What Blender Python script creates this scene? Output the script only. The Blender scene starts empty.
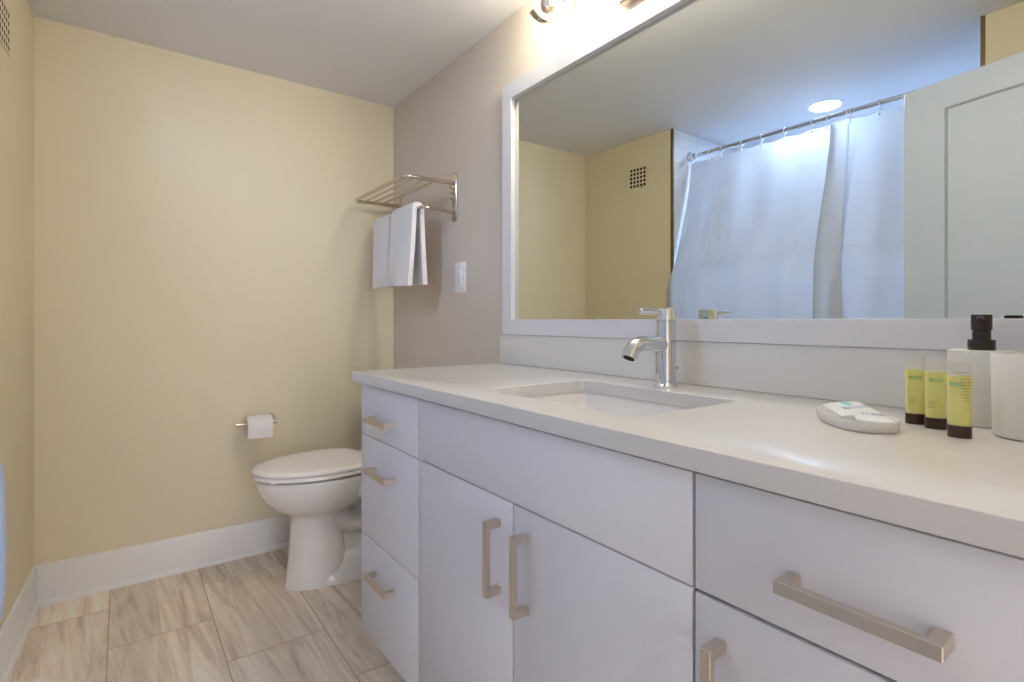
import bpy, bmesh, math, random
from mathutils import Vector, Matrix
PI = math.pi
R = math.radians
sc = bpy.context.scene
COL = sc.collection
random.seed(4)

# ------------------------------------------------------------------ camera
CX, CY, CZ = -1.16155, -2.63631, 1.06390
cam = bpy.data.cameras.new('camera')
cam_o = bpy.data.objects.new('camera', cam)
COL.objects.link(cam_o)
cam_o.location = (CX, CY, CZ)
cam_o.rotation_euler = (R(90), 0, R(-36.4334))
cam.sensor_width = 36.0
cam.lens = 527.86 / 1024 * 36.0
cam.shift_y = -(341 - 320.238) / 1024
cam.clip_start = 0.02
sc.camera = cam_o

# ------------------------------------------------------------------ light and exposure
sc.view_settings.view_transform = 'Standard'
sc.view_settings.look = 'None'
sc.view_settings.gamma = 1
sc.view_settings.use_curve_mapping = False
sc.view_settings.exposure = 0.09
w = bpy.data.worlds.new('world')
sc.world = w
w.use_nodes = True
bgn = w.node_tree.nodes['Background']
LAMP_COLOURS = [(38.0, 36.5, 29.0), (112.0, 104.5, 93.0), (9.0, 9.0, 9.0)]      # far, middle and near bulb of the wall light
CAN_COLOUR = (176.0, 244.0, 400.0)
WORLD_COLOUR = (0.5, 0.55, 0.6)
FILL_COLOUR = (6.05, 6.0, 6.6)  # added fill light, glowing from behind the camera
bgn.inputs[0].default_value = WORLD_COLOUR + (1,)      # dim sky outside; the rooms are closed
bgn.inputs[1].default_value = 1.0

# ------------------------------------------------------------------ room numbers
ZC = 2.196
HC = 0.9037            # worktop height
YN = -2.648            # doorway wall, room side
TL = math.tan(R(3.0))
def lw(y): return -1.4270 + TL * y      # left wall x at y
AY0, AY1 = -0.681, -2.096               # shower alcove
AX = -2.25

# ------------------------------------------------------------------ material helpers
def nodes_of(name):
    m = bpy.data.materials.new(name)
    m.use_nodes = True
    nt = m.node_tree
    return m, nt, nt.nodes['Principled BSDF']
def rgb(r, g, b):
    f = lambda c: ((c / 255 + 0.055) / 1.055) ** 2.4 if c / 255 > 0.04045 else c / 255 / 12.92
    return (f(r), f(g), f(b), 1)
def mat(name, col, rough=0.5, metal=0.0, bump=0.0, bscale=200.0, var=0.0, vscale=6.0, spec=0.5, coat=0.0, sss=0.0):
    m, nt, p = nodes_of(name)
    p.inputs['Base Color'].default_value = col
    p.inputs['Roughness'].default_value = rough
    p.inputs['Metallic'].default_value = metal
    p.inputs['Specular IOR Level'].default_value = spec
    p.inputs['Coat Weight'].default_value = coat
    p.inputs['Coat Roughness'].default_value = 0.05
    if sss:
        p.inputs['Subsurface Weight'].default_value = sss
        p.inputs['Subsurface Radius'].default_value = (0.01, 0.008, 0.006)
    tc = nt.nodes.new('ShaderNodeTexCoord')
    if bump:
        n = nt.nodes.new('ShaderNodeTexNoise')
        n.inputs['Scale'].default_value = bscale
        n.inputs['Detail'].default_value = 3
        b = nt.nodes.new('ShaderNodeBump')
        b.inputs['Strength'].default_value = bump
        b.inputs['Distance'].default_value = 0.002
        nt.links.new(tc.outputs['Object'], n.inputs['Vector'])
        nt.links.new(n.outputs['Fac'], b.inputs['Height'])
        nt.links.new(b.outputs['Normal'], p.inputs['Normal'])
    if var:
        n2 = nt.nodes.new('ShaderNodeTexNoise')
        n2.inputs['Scale'].default_value = vscale
        n2.inputs['Detail'].default_value = 4
        mx = nt.nodes.new('ShaderNodeMix'); mx.data_type = 'RGBA'
        mx.inputs[6].default_value = tuple(c * (1 - var) for c in col[:3]) + (1,)
        mx.inputs[7].default_value = tuple(min(1, c * (1 + var)) for c in col[:3]) + (1,)
        nt.links.new(tc.outputs['Object'], n2.inputs['Vector'])
        nt.links.new(n2.outputs['Fac'], mx.inputs[0])
        nt.links.new(mx.outputs[2], p.inputs['Base Color'])
    return m
def emit(name, col, strength):
    m, nt, p = nodes_of(name)
    p.inputs['Base Color'].default_value = (0.9, 0.9, 0.9, 1)
    p.inputs['Emission Color'].default_value = col
    p.inputs['Emission Strength'].default_value = strength
    return m

M = {}
M['cream'] = mat('cream_paint', rgb(230, 218, 188), 0.75, bump=0.12, bscale=120, var=0.015, vscale=3)
M['taupe'] = mat('taupe_paint', rgb(216, 204, 189), 0.7, bump=0.12, bscale=120, var=0.015, vscale=3)
M['ceiling'] = mat('ceiling_paint', rgb(234, 232, 231), 0.85, bump=0.1, bscale=90)
M['frame'] = mat('mirror_frame_paint', rgb(222, 220, 223), 0.35, bump=0.02, bscale=60)
M['trim'] = mat('white_trim_paint', rgb(247, 245, 243), 0.35, bump=0.03, bscale=60)
M['edge'] = mat('bronze_edge_strip', rgb(120, 98, 62), 0.4, metal=0.6)
M['lacquer'] = mat('white_cabinet_lacquer', rgb(233, 232, 238), 0.38, bump=0.015, bscale=90)
M['carcass'] = mat('cabinet_inside', rgb(190, 188, 184), 0.6)
M['toe'] = mat('toe_kick_laminate', rgb(205, 200, 196), 0.5)
M['quartz'] = mat('white_quartz', rgb(223, 220, 216), 0.16, var=0.02, vscale=240)
M['nickel'] = mat('brushed_nickel', rgb(214, 203, 189), 0.34, metal=1.0, bump=0.05, bscale=300)
M['nickel2'] = mat('polished_nickel', rgb(205, 194, 178), 0.14, metal=1.0)
M['chrome'] = mat('chrome', rgb(218, 220, 224), 0.05, metal=1.0)
M['porcelain'] = mat('porcelain', rgb(243, 239, 234), 0.12, coat=0.6)
M['seatplastic'] = mat('seat_plastic', rgb(250, 245, 240), 0.25)
M['paper'] = mat('tissue_paper', rgb(240, 235, 232), 0.9, bump=0.3, bscale=160)
M['towel'] = mat('terry_cloth', rgb(240, 237, 236), 0.95, bump=0.8, bscale=420)
M['plate'] = mat('switch_plastic', rgb(238, 238, 240), 0.3)
M['black'] = mat('dark_bronze_plastic', rgb(34, 24, 20), 0.25)
M['dark'] = mat('opening_shade', rgb(22, 18, 14), 0.9)  # near-black colour standing in for shade inside openings
M['cap'] = mat('brown_cap_plastic', rgb(54, 30, 18), 0.28)
M['ceramic'] = mat('satin_ceramic', rgb(236, 233, 225), 0.35, bump=0.02, bscale=80)
M['dish'] = mat('soap_dish_ceramic', rgb(240, 237, 234), 0.2)
M['wrap'] = mat('glossy_wrapper', rgb(240, 243, 242), 0.22, bump=0.25, bscale=70)
M['teal'] = mat('teal_print', rgb(110, 196, 186), 0.4)
M['teal2'] = mat('green_print', rgb(96, 178, 116), 0.4)
M['ink'] = mat('grey_print', rgb(150, 142, 70), 0.5)
M['blueink'] = mat('blue_print', rgb(120, 140, 190), 0.5)
M['tub'] = mat('tub_enamel', rgb(238, 240, 243), 0.15)
M['doorpaint'] = mat('door_paint', rgb(214, 225, 242), 0.4, bump=0.02, bscale=60)
M['groove'] = mat('door_groove_paint', rgb(180, 188, 196), 0.5)
M['pane'] = emit('window_fill_glow', tuple(c / max(max(FILL_COLOUR), 1e-6) for c in FILL_COLOUR) + (1,), max(FILL_COLOUR))
M['hall'] = mat('hall_paint', rgb(226, 222, 216), 0.8, bump=0.1, bscale=90)
M['lens'] = emit('downlight_lens', tuple(c / max(CAN_COLOUR) for c in CAN_COLOUR) + (1,), max(CAN_COLOUR))
for k_, c_ in enumerate(LAMP_COLOURS):
    g_ = max(max(c_), 1e-6)
    M['shade%d' % k_] = emit('frosted_shade', tuple(c / g_ for c in c_) + (1,), g_)

# mirror glass
m, nt, p = nodes_of('mirror_silver')
p.inputs['Base Color'].default_value = (0.73, 0.75, 0.69, 1)
p.inputs['Metallic'].default_value = 1
p.inputs['Roughness'].default_value = 0.0
M['mirror'] = m
# translucent curtain, with pressed fold creases
m, nt, p = nodes_of('curtain_fabric')
L = nt.links
tr = nt.nodes.new('ShaderNodeBsdfTranslucent'); tr.inputs[0].default_value = rgb(208, 212, 218)
df = nt.nodes.new('ShaderNodeBsdfDiffuse'); df.inputs[0].default_value = rgb(226, 229, 236)
mx = nt.nodes.new('ShaderNodeMixShader'); mx.inputs[0].default_value = 0.38
tc = nt.nodes.new('ShaderNodeTexCoord')
wv = nt.nodes.new('ShaderNodeTexWave'); wv.wave_type = 'BANDS'; wv.bands_direction = 'Z'; wv.wave_profile = 'SAW'
wv.inputs['Scale'].default_value = 2.1; wv.inputs['Distortion'].default_value = 1.2; wv.inputs['Detail'].default_value = 1
wv.inputs['Detail Scale'].default_value = 0.6
bp_ = nt.nodes.new('ShaderNodeBump'); bp_.inputs['Strength'].default_value = 0.9; bp_.inputs['Distance'].default_value = 0.022
L.new(tc.outputs['Object'], wv.inputs['Vector'])
L.new(wv.outputs['Fac'], bp_.inputs['Height'])
L.new(bp_.outputs['Normal'], tr.inputs['Normal']); L.new(bp_.outputs['Normal'], df.inputs['Normal'])
L.new(df.outputs[0], mx.inputs[1]); L.new(tr.outputs[0], mx.inputs[2])
L.new(mx.outputs[0], nt.nodes['Material Output'].inputs['Surface'])
M['curtain'] = m
# clear tube plastic
m, nt, p = nodes_of('clear_plastic')
L = nt.links
tp = nt.nodes.new('ShaderNodeBsdfTransparent')
mx = nt.nodes.new('ShaderNodeMixShader'); mx.inputs[0].default_value = 0.28
p.inputs['Base Color'].default_value = rgb(238, 236, 226); p.inputs['Roughness'].default_value = 0.12
L.new(tp.outputs[0], mx.inputs[1]); L.new(p.outputs[0], mx.inputs[2])
L.new(mx.outputs[0], nt.nodes['Material Output'].inputs['Surface'])
M['clear'] = m
# yellow gel
m, nt, p = nodes_of('yellow_gel')
p.inputs['Base Color'].default_value = rgb(254, 246, 104); p.inputs['Roughness'].default_value = 0.2
p.inputs['Subsurface Weight'].default_value = 0.4
p.inputs['Subsurface Radius'].default_value = (0.02, 0.016, 0.004)
M['gel'] = m

# wood look porcelain tile floor
def floor_material():
    m, nt, p = nodes_of('wood_look_tile')
    N, L = nt.nodes, nt.links
    def math_(op, a, b=None, c=None):
        n = N.new('ShaderNodeMath'); n.operation = op
        for k, v in enumerate((a, b, c)):
            if v is None: continue
            if isinstance(v, (int, float)): n.inputs[k].default_value = v
            else: L.new(v, n.inputs[k])
        return n.outputs[0]
    tc = N.new('ShaderNodeTexCoord')
    sx = N.new('ShaderNodeSeparateXYZ'); L.new(tc.outputs['Object'], sx.inputs[0])
    x, y = sx.outputs[0], sx.outputs[1]
    u = math_('DIVIDE', math_('ADD', x, 6.0), 0.30)
    i = math_('FLOOR', u); fu = math_('FRACT', u)
    par = math_('MODULO', i, 2.0)                       # 1 for the column -0.9..-0.6
    off = math_('ADD', math_('MULTIPLY', par, -0.30), 6.49)
    v = math_('DIVIDE', math_('ADD', y, off), 0.60)
    j = math_('FLOOR', v); fv = math_('FRACT', v)
    idv = N.new('ShaderNodeCombineXYZ'); L.new(i, idv.inputs[0]); L.new(j, idv.inputs[1])
    wn = N.new('ShaderNodeTexWhiteNoise'); L.new(idv.outputs[0], wn.inputs['Vector'])
    rnd = wn.outputs['Value']
    # printed strips inside one tile
    st = math_('FLOOR', math_('ADD', math_('MULTIPLY', fu, 2.0), math_('MULTIPLY', rnd, 0.7)))
    idv2 = N.new('ShaderNodeCombineXYZ'); L.new(st, idv2.inputs[0]); L.new(rnd, idv2.inputs[1]); L.new(j, idv2.inputs[2])
    wn2 = N.new('ShaderNodeTexWhiteNoise'); L.new(idv2.outputs[0], wn2.inputs['Vector'])
    # grain
    gv = N.new('ShaderNodeCombineXYZ')
    L.new(math_('ADD', math_('MULTIPLY', x, 22.0), math_('MULTIPLY', y, 1.4)), gv.inputs[0])
    L.new(math_('MULTIPLY', y, 2.0), gv.inputs[1])
    L.new(math_('ADD', math_('MULTIPLY', rnd, 31.0), math_('MULTIPLY', wn2.outputs['Value'], 5.0)), gv.inputs[2])
    g = N.new('ShaderNodeTexNoise'); g.inputs['Scale'].default_value = 1.0; g.inputs['Detail'].default_value = 7
    g.inputs['Roughness'].default_value = 0.62; g.inputs['Distortion'].default_value = 1.1
    L.new(gv.outputs[0], g.inputs['Vector'])
    cr = N.new('ShaderNodeValToRGB')
    e = cr.color_ramp.elements
    e[0].position = 0.32; e[0].color = rgb(206, 186, 164)
    e[1].position = 0.70; e[1].color = rgb(250, 240, 224)
    k = e.new(0.5); k.color = rgb(238, 223, 203)
    L.new(g.outputs['Fac'], cr.inputs[0])
    # fine fibre lines
    fv_ = N.new('ShaderNodeCombineXYZ')
    L.new(math_('ADD', math_('MULTIPLY', x, 120.0), math_('MULTIPLY', y, 16.0)), fv_.inputs[0]); L.new(math_('MULTIPLY', y, 5.0), fv_.inputs[1]); L.new(math_('MULTIPLY', rnd, 9.0), fv_.inputs[2])
    f2 = N.new('ShaderNodeTexNoise'); f2.inputs['Scale'].default_value = 1.0; f2.inputs['Detail'].default_value = 3
    L.new(fv_.outputs[0], f2.inputs['Vector'])
    tone = math_('ADD', math_('ADD', math_('MULTIPLY', rnd, 0.20), math_('MULTIPLY', wn2.outputs['Value'], 0.20)), math_('ADD', math_('MULTIPLY', f2.outputs['Fac'], 0.30), 0.70))
    hv = N.new('ShaderNodeVectorMath'); hv.operation = 'SCALE'
    L.new(cr.outputs[0], hv.inputs[0]); L.new(tone, hv.inputs['Scale'])
    # joints
    du = math_('MULTIPLY', math_('MINIMUM', fu, math_('SUBTRACT', 1.0, fu)), 0.30)
    dv = math_('MULTIPLY', math_('MINIMUM', fv, math_('SUBTRACT', 1.0, fv)), 0.60)
    gr = math_('LESS_THAN', math_('MINIMUM', du, dv), 0.0016)
    mx = N.new('ShaderNodeMix'); mx.data_type = 'RGBA'
    L.new(gr, mx.inputs[0]); L.new(hv.outputs[0], mx.inputs[6]); mx.inputs[7].default_value = rgb(186, 164, 132)
    L.new(mx.outputs[2], p.inputs['Base Color'])
    b = N.new('ShaderNodeBump'); b.inputs['Strength'].default_value = 0.25; b.inputs['Distance'].default_value = 0.002
    L.new(math_('SUBTRACT', f2.outputs['Fac'], math_('MULTIPLY', gr, 1.5)), b.inputs['Height'])
    L.new(b.outputs[0], p.inputs['Normal'])
    p.inputs['Roughness'].default_value = 0.42
    return m
M['floor'] = floor_material()
# shower tile
m, nt, p = nodes_of('shower_tile')
L = nt.links
tc = nt.nodes.new('ShaderNodeTexCoord'); sx = nt.nodes.new('ShaderNodeSeparateXYZ'); cb = nt.nodes.new('ShaderNodeCombineXYZ')
ad = nt.nodes.new('ShaderNodeMath'); ad.operation = 'ADD'
br = nt.nodes.new('ShaderNodeTexBrick')
br.inputs['Color1'].default_value = rgb(232, 234, 238); br.inputs['Color2'].default_value = rgb(228, 231, 236); br.inputs['Mortar'].default_value = rgb(205, 208, 214)
br.inputs['Scale'].default_value = 1; br.inputs['Brick Width'].default_value = 0.30; br.inputs['Row Height'].default_value = 0.10; br.inputs['Mortar Size'].default_value = 0.002
L.new(tc.outputs['Object'], sx.inputs[0]); L.new(sx.outputs[0], ad.inputs[0]); L.new(sx.outputs[1], ad.inputs[1])
L.new(ad.outputs[0], cb.inputs[0]); L.new(sx.outputs[2], cb.inputs[1]); L.new(cb.outputs[0], br.inputs['Vector'])
L.new(br.outputs['Color'], p.inputs['Base Color']); p.inputs['Roughness'].default_value = 0.2
M['tile'] = m

# ------------------------------------------------------------------ mesh helpers (all coordinates are world metres)
def wloc(o):
    v = Vector((0, 0, 0))
    while o: v = v + o.location; o = o.parent
    return v
def obj(name, bm, m, parent=None, base=None, angle=35):
    """one mesh object; its origin is `base` (world) or its parent's origin"""
    org = Vector(base) if base is not None else (wloc(parent) if parent else Vector((0, 0, 0)))
    bmesh.ops.translate(bm, verts=bm.verts, vec=-org)
    bmesh.ops.recalc_face_normals(bm, faces=bm.faces)
    me = bpy.data.meshes.new(name)
    bm.to_mesh(me); bm.free()
    for p_ in me.polygons: p_.use_smooth = True
    me.set_sharp_from_angle(angle=R(angle))
    me.materials.append(m)
    o = bpy.data.objects.new(name, me); COL.objects.link(o)
    if parent:
        o.parent = parent; o.location = org - wloc(parent)
    else: o.location = org
    return o
def tag(o, label, cat, group=None):
    o['label'] = label; o['category'] = cat
    if group: o['group'] = group
    return o
def thing(name, label, cat, loc, group=None):
    o = bpy.data.objects.new(name, None); COL.objects.link(o)
    o.location = loc; o.empty_display_size = 0.05
    return tag(o, label, cat, group)
def struct(o):
    o['kind'] = 'structure'; return o
def B(): return bmesh.new()
def merge(bm, b2):
    me = bpy.data.meshes.new('tmp'); b2.to_mesh(me); b2.free(); bm.from_mesh(me); bpy.data.meshes.remove(me)
def bx(bm, x0, x1, y0, y1, z0, z1, bev=0.0, seg=2, mtx=None):
    b = bmesh.new()
    r = bmesh.ops.create_cube(b, size=1)
    for v in b.verts:
        v.co = Vector(((x0 + x1) / 2 + v.co.x * (x1 - x0), (y0 + y1) / 2 + v.co.y * (y1 - y0), (z0 + z1) / 2 + v.co.z * (z1 - z0)))
    if bev:
        bmesh.ops.bevel(b, geom=b.edges[:], offset=bev, segments=seg, profile=0.5, affect='EDGES', clamp_overlap=True)
    if mtx: bmesh.ops.transform(b, matrix=mtx, verts=b.verts)
    merge(bm, b); return bm
def box(*a, **k): return bx(B(), *a, **k)
def loft(bm, rings, cap0=True, cap1=True, closed=True):
    vs = [[bm.verts.new(p_) for p_ in r] for r in rings]
    n = len(vs[0])
    for a, b in zip(vs[:-1], vs[1:]):
        for k in range(n if closed else n - 1):
            bm.faces.new((a[k], a[(k + 1) % n], b[(k + 1) % n], b[k]))
    if cap0 and closed: bm.faces.new(vs[0][::-1])
    if cap1 and closed: bm.faces.new(vs[-1])
    return bm
def lathe(bm, prof, c, axis='Z', n=32, cap0=True, cap1=True, sx=1.0, sy=1.0):
    rings = []
    for r, h in prof:
        ring = []
        for k in range(n):
            a = 2 * PI * k / n; p_, q = r * math.cos(a) * sx, r * math.sin(a) * sy
            if axis == 'Z': v = (c[0] + p_, c[1] + q, c[2] + h)
            elif axis == 'X': v = (c[0] + h, c[1] + p_, c[2] + q)
            else: v = (c[0] + p_, c[1] + h, c[2] + q)
            ring.append(v)
        rings.append(ring)
    return loft(bm, rings, cap0, cap1)
def smooth_path(pts, sub=6):
    P = [Vector(p_) for p_ in pts]; out = []
    for k in range(len(P) - 1):
        p0 = P[max(k - 1, 0)]; p1 = P[k]; p2 = P[k + 1]; p3 = P[min(k + 2, len(P) - 1)]
        for s in range(sub):
            t = s / sub
            out.append(0.5 * ((2 * p1) + (-p0 + p2) * t + (2 * p0 - 5 * p1 + 4 * p2 - p3) * t * t + (-p0 + 3 * p1 - 3 * p2 + p3) * t ** 3))
    out.append(P[-1]); return out
def tube(bm, pts, r, n=12, cap=True, ry=None, up=(0, 0, 1)):
    """tube along a polyline; ry gives an elliptical section (r along `up`-ish normal, ry along the binormal)"""
    P = [Vector(p_) for p_ in pts]; rings = []
    nrm = None
    for k, p_ in enumerate(P):
        t = (P[min(k + 1, len(P) - 1)] - P[max(k - 1, 0)]).normalized()
        if nrm is None:
            u = Vector(up)
            if abs(u.dot(t)) > 0.95: u = Vector((1, 0, 0)) if abs(t.x) < 0.9 else Vector((0, 1, 0))
            nrm = (u - t * u.dot(t)).normalized()
        else: nrm = (nrm - t * nrm.dot(t)).normalized()
        bn = t.cross(nrm)
        rr = r[k] if isinstance(r, (list, tuple)) else r
        r2 = ry if ry else rr
        rings.append([p_ + nrm * (rr * math.cos(2 * PI * q / n)) + bn * (r2 * math.sin(2 * PI * q / n)) for q in range(n)])
    return loft(bm, rings, cap, cap)
def rounded(pts_in, radii, seg=5):
    """polyline with rounded corners"""
    P = [Vector(p_) for p_ in pts_in]; out = [P[0]]
    for k in range(1, len(P) - 1):
        r = radii if not isinstance(radii, list) else radii[k - 1]
        a = (P[k - 1] - P[k]).normalized(); b = (P[k + 1] - P[k]).normalized()
        s, e = P[k] + a * r, P[k] + b * r
        for q in range(seg + 1):
            t = q / seg
            out.append(s * (1 - t) ** 2 + P[k] * 2 * t * (1 - t) + e * t * t)
    out.append(P[-1]); return out
def rrect(x0, x1, y0, y1, r, n=6):
    out = []
    for cx, cy, a0 in ((x1 - r, y1 - r, 0), (x0 + r, y1 - r, 90), (x0 + r, y0 + r, 180), (x1 - r, y0 + r, 270)):
        for k in range(n + 1):
            a = R(a0 + 90 * k / n); out.append((cx + r * math.cos(a), cy + r * math.sin(a)))
    return out
def poly_prism(bm, pts, z0, z1):
    return loft(bm, [[(x, y, z0) for x, y in pts], [(x, y, z1) for x, y in pts]])

# ================================================================== THE ROOM
T = 0.10
fl = B(); bx(fl, AX - T, T, YN - 0.12, T, -0.06, 0.0)
struct(obj('floor', fl, M['floor']))
ce = B(); bx(ce, AX - T, T, YN, T, ZC, ZC + 0.08)
struct(obj('ceiling', ce, M['ceiling']))
struct(obj('wall_back', box(lw(0) - T, T, 0.0, T, 0.0, ZC), M['cream']))
struct(obj('wall_right', box(0.0, T, YN, 0.0, 0.0, ZC), M['taupe']))
wl = B(); poly_prism(wl, [(lw(0), 0.0), (lw(AY0), AY0), (AX - T, AY0), (AX - T, AY0 + T), (lw(0) - T, AY0 + T), (lw(0) - T, 0)], 0, ZC)
struct(obj('wall_left', wl, M['cream']))
# near piece of the left wall, beyond the alcove
wl = B(); bx(wl, AX - T, -1.425, YN, AY1 - 0.006, 0.0, ZC)
struct(obj('wall_left_near', wl, M['cream']))
# tiled alcove: end walls and the long wall, as tile skins in front of the masonry
struct(obj('wall_shower_back', box(AX - T, AX, AY1 - 0.006, AY0, 0, ZC), M['tile']))
struct(obj('wall_shower_far', box(AX, lw(AY0) - 0.012, AY0 - 0.010, AY0, 0, ZC), M['tile']))
struct(obj('wall_shower_near', box(AX, -1.440, AY1 - 0.006, AY1 + 0.004, 0, ZC), M['tile']))
struct(obj('trim_1', box(lw(AY0) - 0.012, lw(AY0) + 0.001, AY0 - 0.012, AY0 + 0.002, 0, ZC), M['edge']))
struct(obj('trim_2', box(-1.440, -1.423, AY1 - 0.008, AY1 + 0.006, 0, ZC), M['edge']))
# doorway wall: piece beside the hinge, piece beside the vanity, head
DX0, DX1, DH = -1.255, -0.50, 2.0
wn_ = B()
bx(wn_, -2.1, DX0, YN - 0.12, YN, 0, 2.4); bx(wn_, DX1, 0.8, YN - 0.12, YN, 0, 2.4); bx(wn_, DX0, DX1, YN - 0.12, YN, DH, 2.4)
struct(obj('wall_near', wn_, M['cream']))
# the next room beyond the doorway, behind the camera: plain shell with an added glowing opening as fill light
HY, HX0, HX1 = -5.6, -2.0, 0.7
struct(obj('floor_hall', box(HX0 - 0.1, HX1 + 0.1, HY - 0.1, YN - 0.12, -0.06, 0.0), M['floor']))
struct(obj('ceiling_hall', box(HX0 - 0.1, HX1 + 0.1, HY - 0.1, YN - 0.12, 2.4, 2.48), M['ceiling']))
struct(obj('wall_hall_left', box(HX0 - 0.1, HX0, HY - 0.1, YN - 0.12, 0, 2.4), M['hall']))
struct(obj('wall_hall_right', box(HX1, HX1 + 0.1, HY - 0.1, YN - 0.12, 0, 2.4), M['hall']))
WX0, WX1, WZ0, WZ1 = -1.75, -0.35, 0.30, 2.10
wh_ = B()
bx(wh_, HX0, WX0, HY - 0.1, HY, 0, 2.4); bx(wh_, WX1, HX1, HY - 0.1, HY, 0, 2.4); bx(wh_, WX0, WX1, HY - 0.1, HY, 0, WZ0); bx(wh_, WX0, WX1, HY - 0.1, HY, WZ1, 2.4)
struct(obj('wall_hall_far', wh_, M['hall']))
wf = B()
for a in ((WX0, WX0 + 0.05, WZ0, WZ1), (WX1 - 0.05, WX1, WZ0, WZ1), (WX0 + 0.05, WX1 - 0.05, WZ0, WZ0 + 0.05), (WX0 + 0.05, WX1 - 0.05, WZ1 - 0.05, WZ1), ((WX0 + WX1) / 2 - 0.02, (WX0 + WX1) / 2 + 0.02, WZ0 + 0.05, WZ1 - 0.05)):
    bx(wf, a[0], a[1], HY - 0.07, HY - 0.01, a[2], a[3])
win = struct(obj('fill_window_1', wf, M['trim']))
obj('pane', box(WX0 + 0.04, WX1 - 0.04, HY - 0.045, HY - 0.038, WZ0 + 0.04, WZ1 - 0.04), M['pane'], win)  # unseen emitter added to throw fill light through the doorway

# baseboards with shoe moulding: section swept along the wall
def baseboard(name, a, b, nrm):
    sec = [(0, 0), (0.021, 0), (0.021, 0.010), (0.018, 0.017), (0.011, 0.020), (0.011, 0.140), (0.009, 0.147), (0.003, 0.149), (0, 0.149)]
    a, b, nrm = Vector(a), Vector(b), Vector(nrm)
    bm = B()
    d = (b - a).normalized()
    loft(bm, [[p_ + nrm * o_ + Vector((0, 0, z)) + d * (s * o_) for o_, z in sec] for p_, s in ((a, 1.0), (b, -1.0))])
    return struct(obj(name, bm, M['trim'], angle=50))
baseboard('baseboard_back', (lw(0), 0, 0), (0, 0, 0), (0, -1, 0))
nl = Vector((math.cos(R(3)), -math.sin(R(3)), 0))
baseboard('baseboard_left', (lw(AY0 + 0.004), AY0 + 0.004, 0), (lw(0), 0, 0), nl)
baseboard('baseboard_right', (0, 0, 0), (0, -1.03, 0), (-1, 0, 0))

# open door, swung along the alcove
da = R(12.9)
dl = Vector((math.sin(da), -math.cos(da), 0))      # from free edge towards the hinges
dn = Vector((math.cos(da), math.sin(da), 0))       # face seen in the mirror
DE = Vector((-1.385, -1.8625, 0))
DM = Matrix(((dl.x, dn.x, 0, DE.x), (dl.y, dn.y, 0, DE.y), (0, 0, 1, 0), (0, 0, 0, 1)))
DW, DT, DTOP = 0.70, 0.035, 1.974
d = B()
ST = 0.142
def dring(x0, x1, z0, z1, y): return [DM @ Vector(q) for q in ((x0, y, z0), (x1, y, z0), (x1, y, z1), (x0, y, z1))]
o_, n_ = (0, DW, 0.01, DTOP), (ST, DW - ST, 0.22, DTOP - 0.105)
rs_ = [dring(*o_, -DT), dring(*o_, -0.0015), dring(0.0015, DW - 0.0015, 0.0115, DTOP - 0.0015, 0), dring(*n_, 0), dring(*n_, -DT), dring(*o_, -DT)]
loft(d, rs_, False, False); bmesh.ops.remove_doubles(d, verts=d.verts, dist=1e-6)
door = struct(obj('door_1', d, M['doorpaint'], base=(DE.x, DE.y, 0.0)))
pn = B(); bx(pn, ST - 0.002, DW - ST + 0.002, -DT + 0.010, -0.010, 0.215, DTOP - 0.10, 0.0, 1, DM)
obj('panel', pn, M['doorpaint'], door)
md = B()
for a in ((ST, ST + 0.006, 0.22, DTOP - 0.105), (DW - ST - 0.006, DW - ST, 0.22, DTOP - 0.105), (ST + 0.006, DW - ST - 0.006, DTOP - 0.111, DTOP - 0.105), (ST + 0.006, DW - ST - 0.006, 0.22, 0.226)):
    bx(md, a[0], a[1], -0.012, -0.003, a[2], a[3], 0.001, 1, DM)
obj('panel_moulding', md, M['groove'], door)
hd = B()
cpt = DM @ Vector((0.06, 0, 0.93))
lathe(hd, [(0.0, 0), (0.026, 0), (0.026, 0.006), (0.010, 0.008), (0.009, 0.035), (0.0, 0.035)], (0, 0, 0), 'Y', 20, False, False)
bmesh.ops.transform(hd, matrix=DM @ Matrix.Translation((0.06, 0, 0.93)), verts=hd.verts)
tube(hd, [DM @ Vector((0.06, 0.034, 0.93)), DM @ Vector((0.11, 0.036, 0.93)), DM @ Vector((0.165, 0.034, 0.93))], 0.008, 10)
obj('door_handle', hd, M['nickel'], door)

# ================================================================== VANITY
FX = -0.5638                                     # front face of doors and drawers
PT = 0.018
def bar_handle(parent, cy, cz, length=0.147, vertical=False):
    t, dep = 0.0145, 0.035
    bm = B()
    h = length / 2
    x0 = FX - dep
    if vertical:
        bx(bm, x0, x0 + 0.010, cy - t / 2, cy + t / 2, cz - h, cz + h, 0.0008, 1)
        for s in (-1, 1):
            z = cz + s * (h - t / 2)
            bx(bm, x0 + 0.008, FX - 0.0002, cy - t / 2, cy + t / 2, z - t / 2, z + t / 2, 0.0008, 1)
    else:
        bx(bm, x0, x0 + 0.010, cy - h, cy + h, cz - t / 2, cz + t / 2, 0.0008, 1)
        for s in (-1, 1):
            y = cy + s * (h - t / 2)
            bx(bm, x0 + 0.008, FX - 0.0002, y - t / 2, y + t / 2, cz - t / 2, cz + t / 2, 0.0008, 1)
    return obj('handle', bm, M['nickel'], parent)
def front(name, parent, y0, y1, z0, z1):
    return obj(name, box(FX, FX + PT, y0, y1, z0, z1, 0.0012, 2), M['lacquer'], parent)
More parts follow.
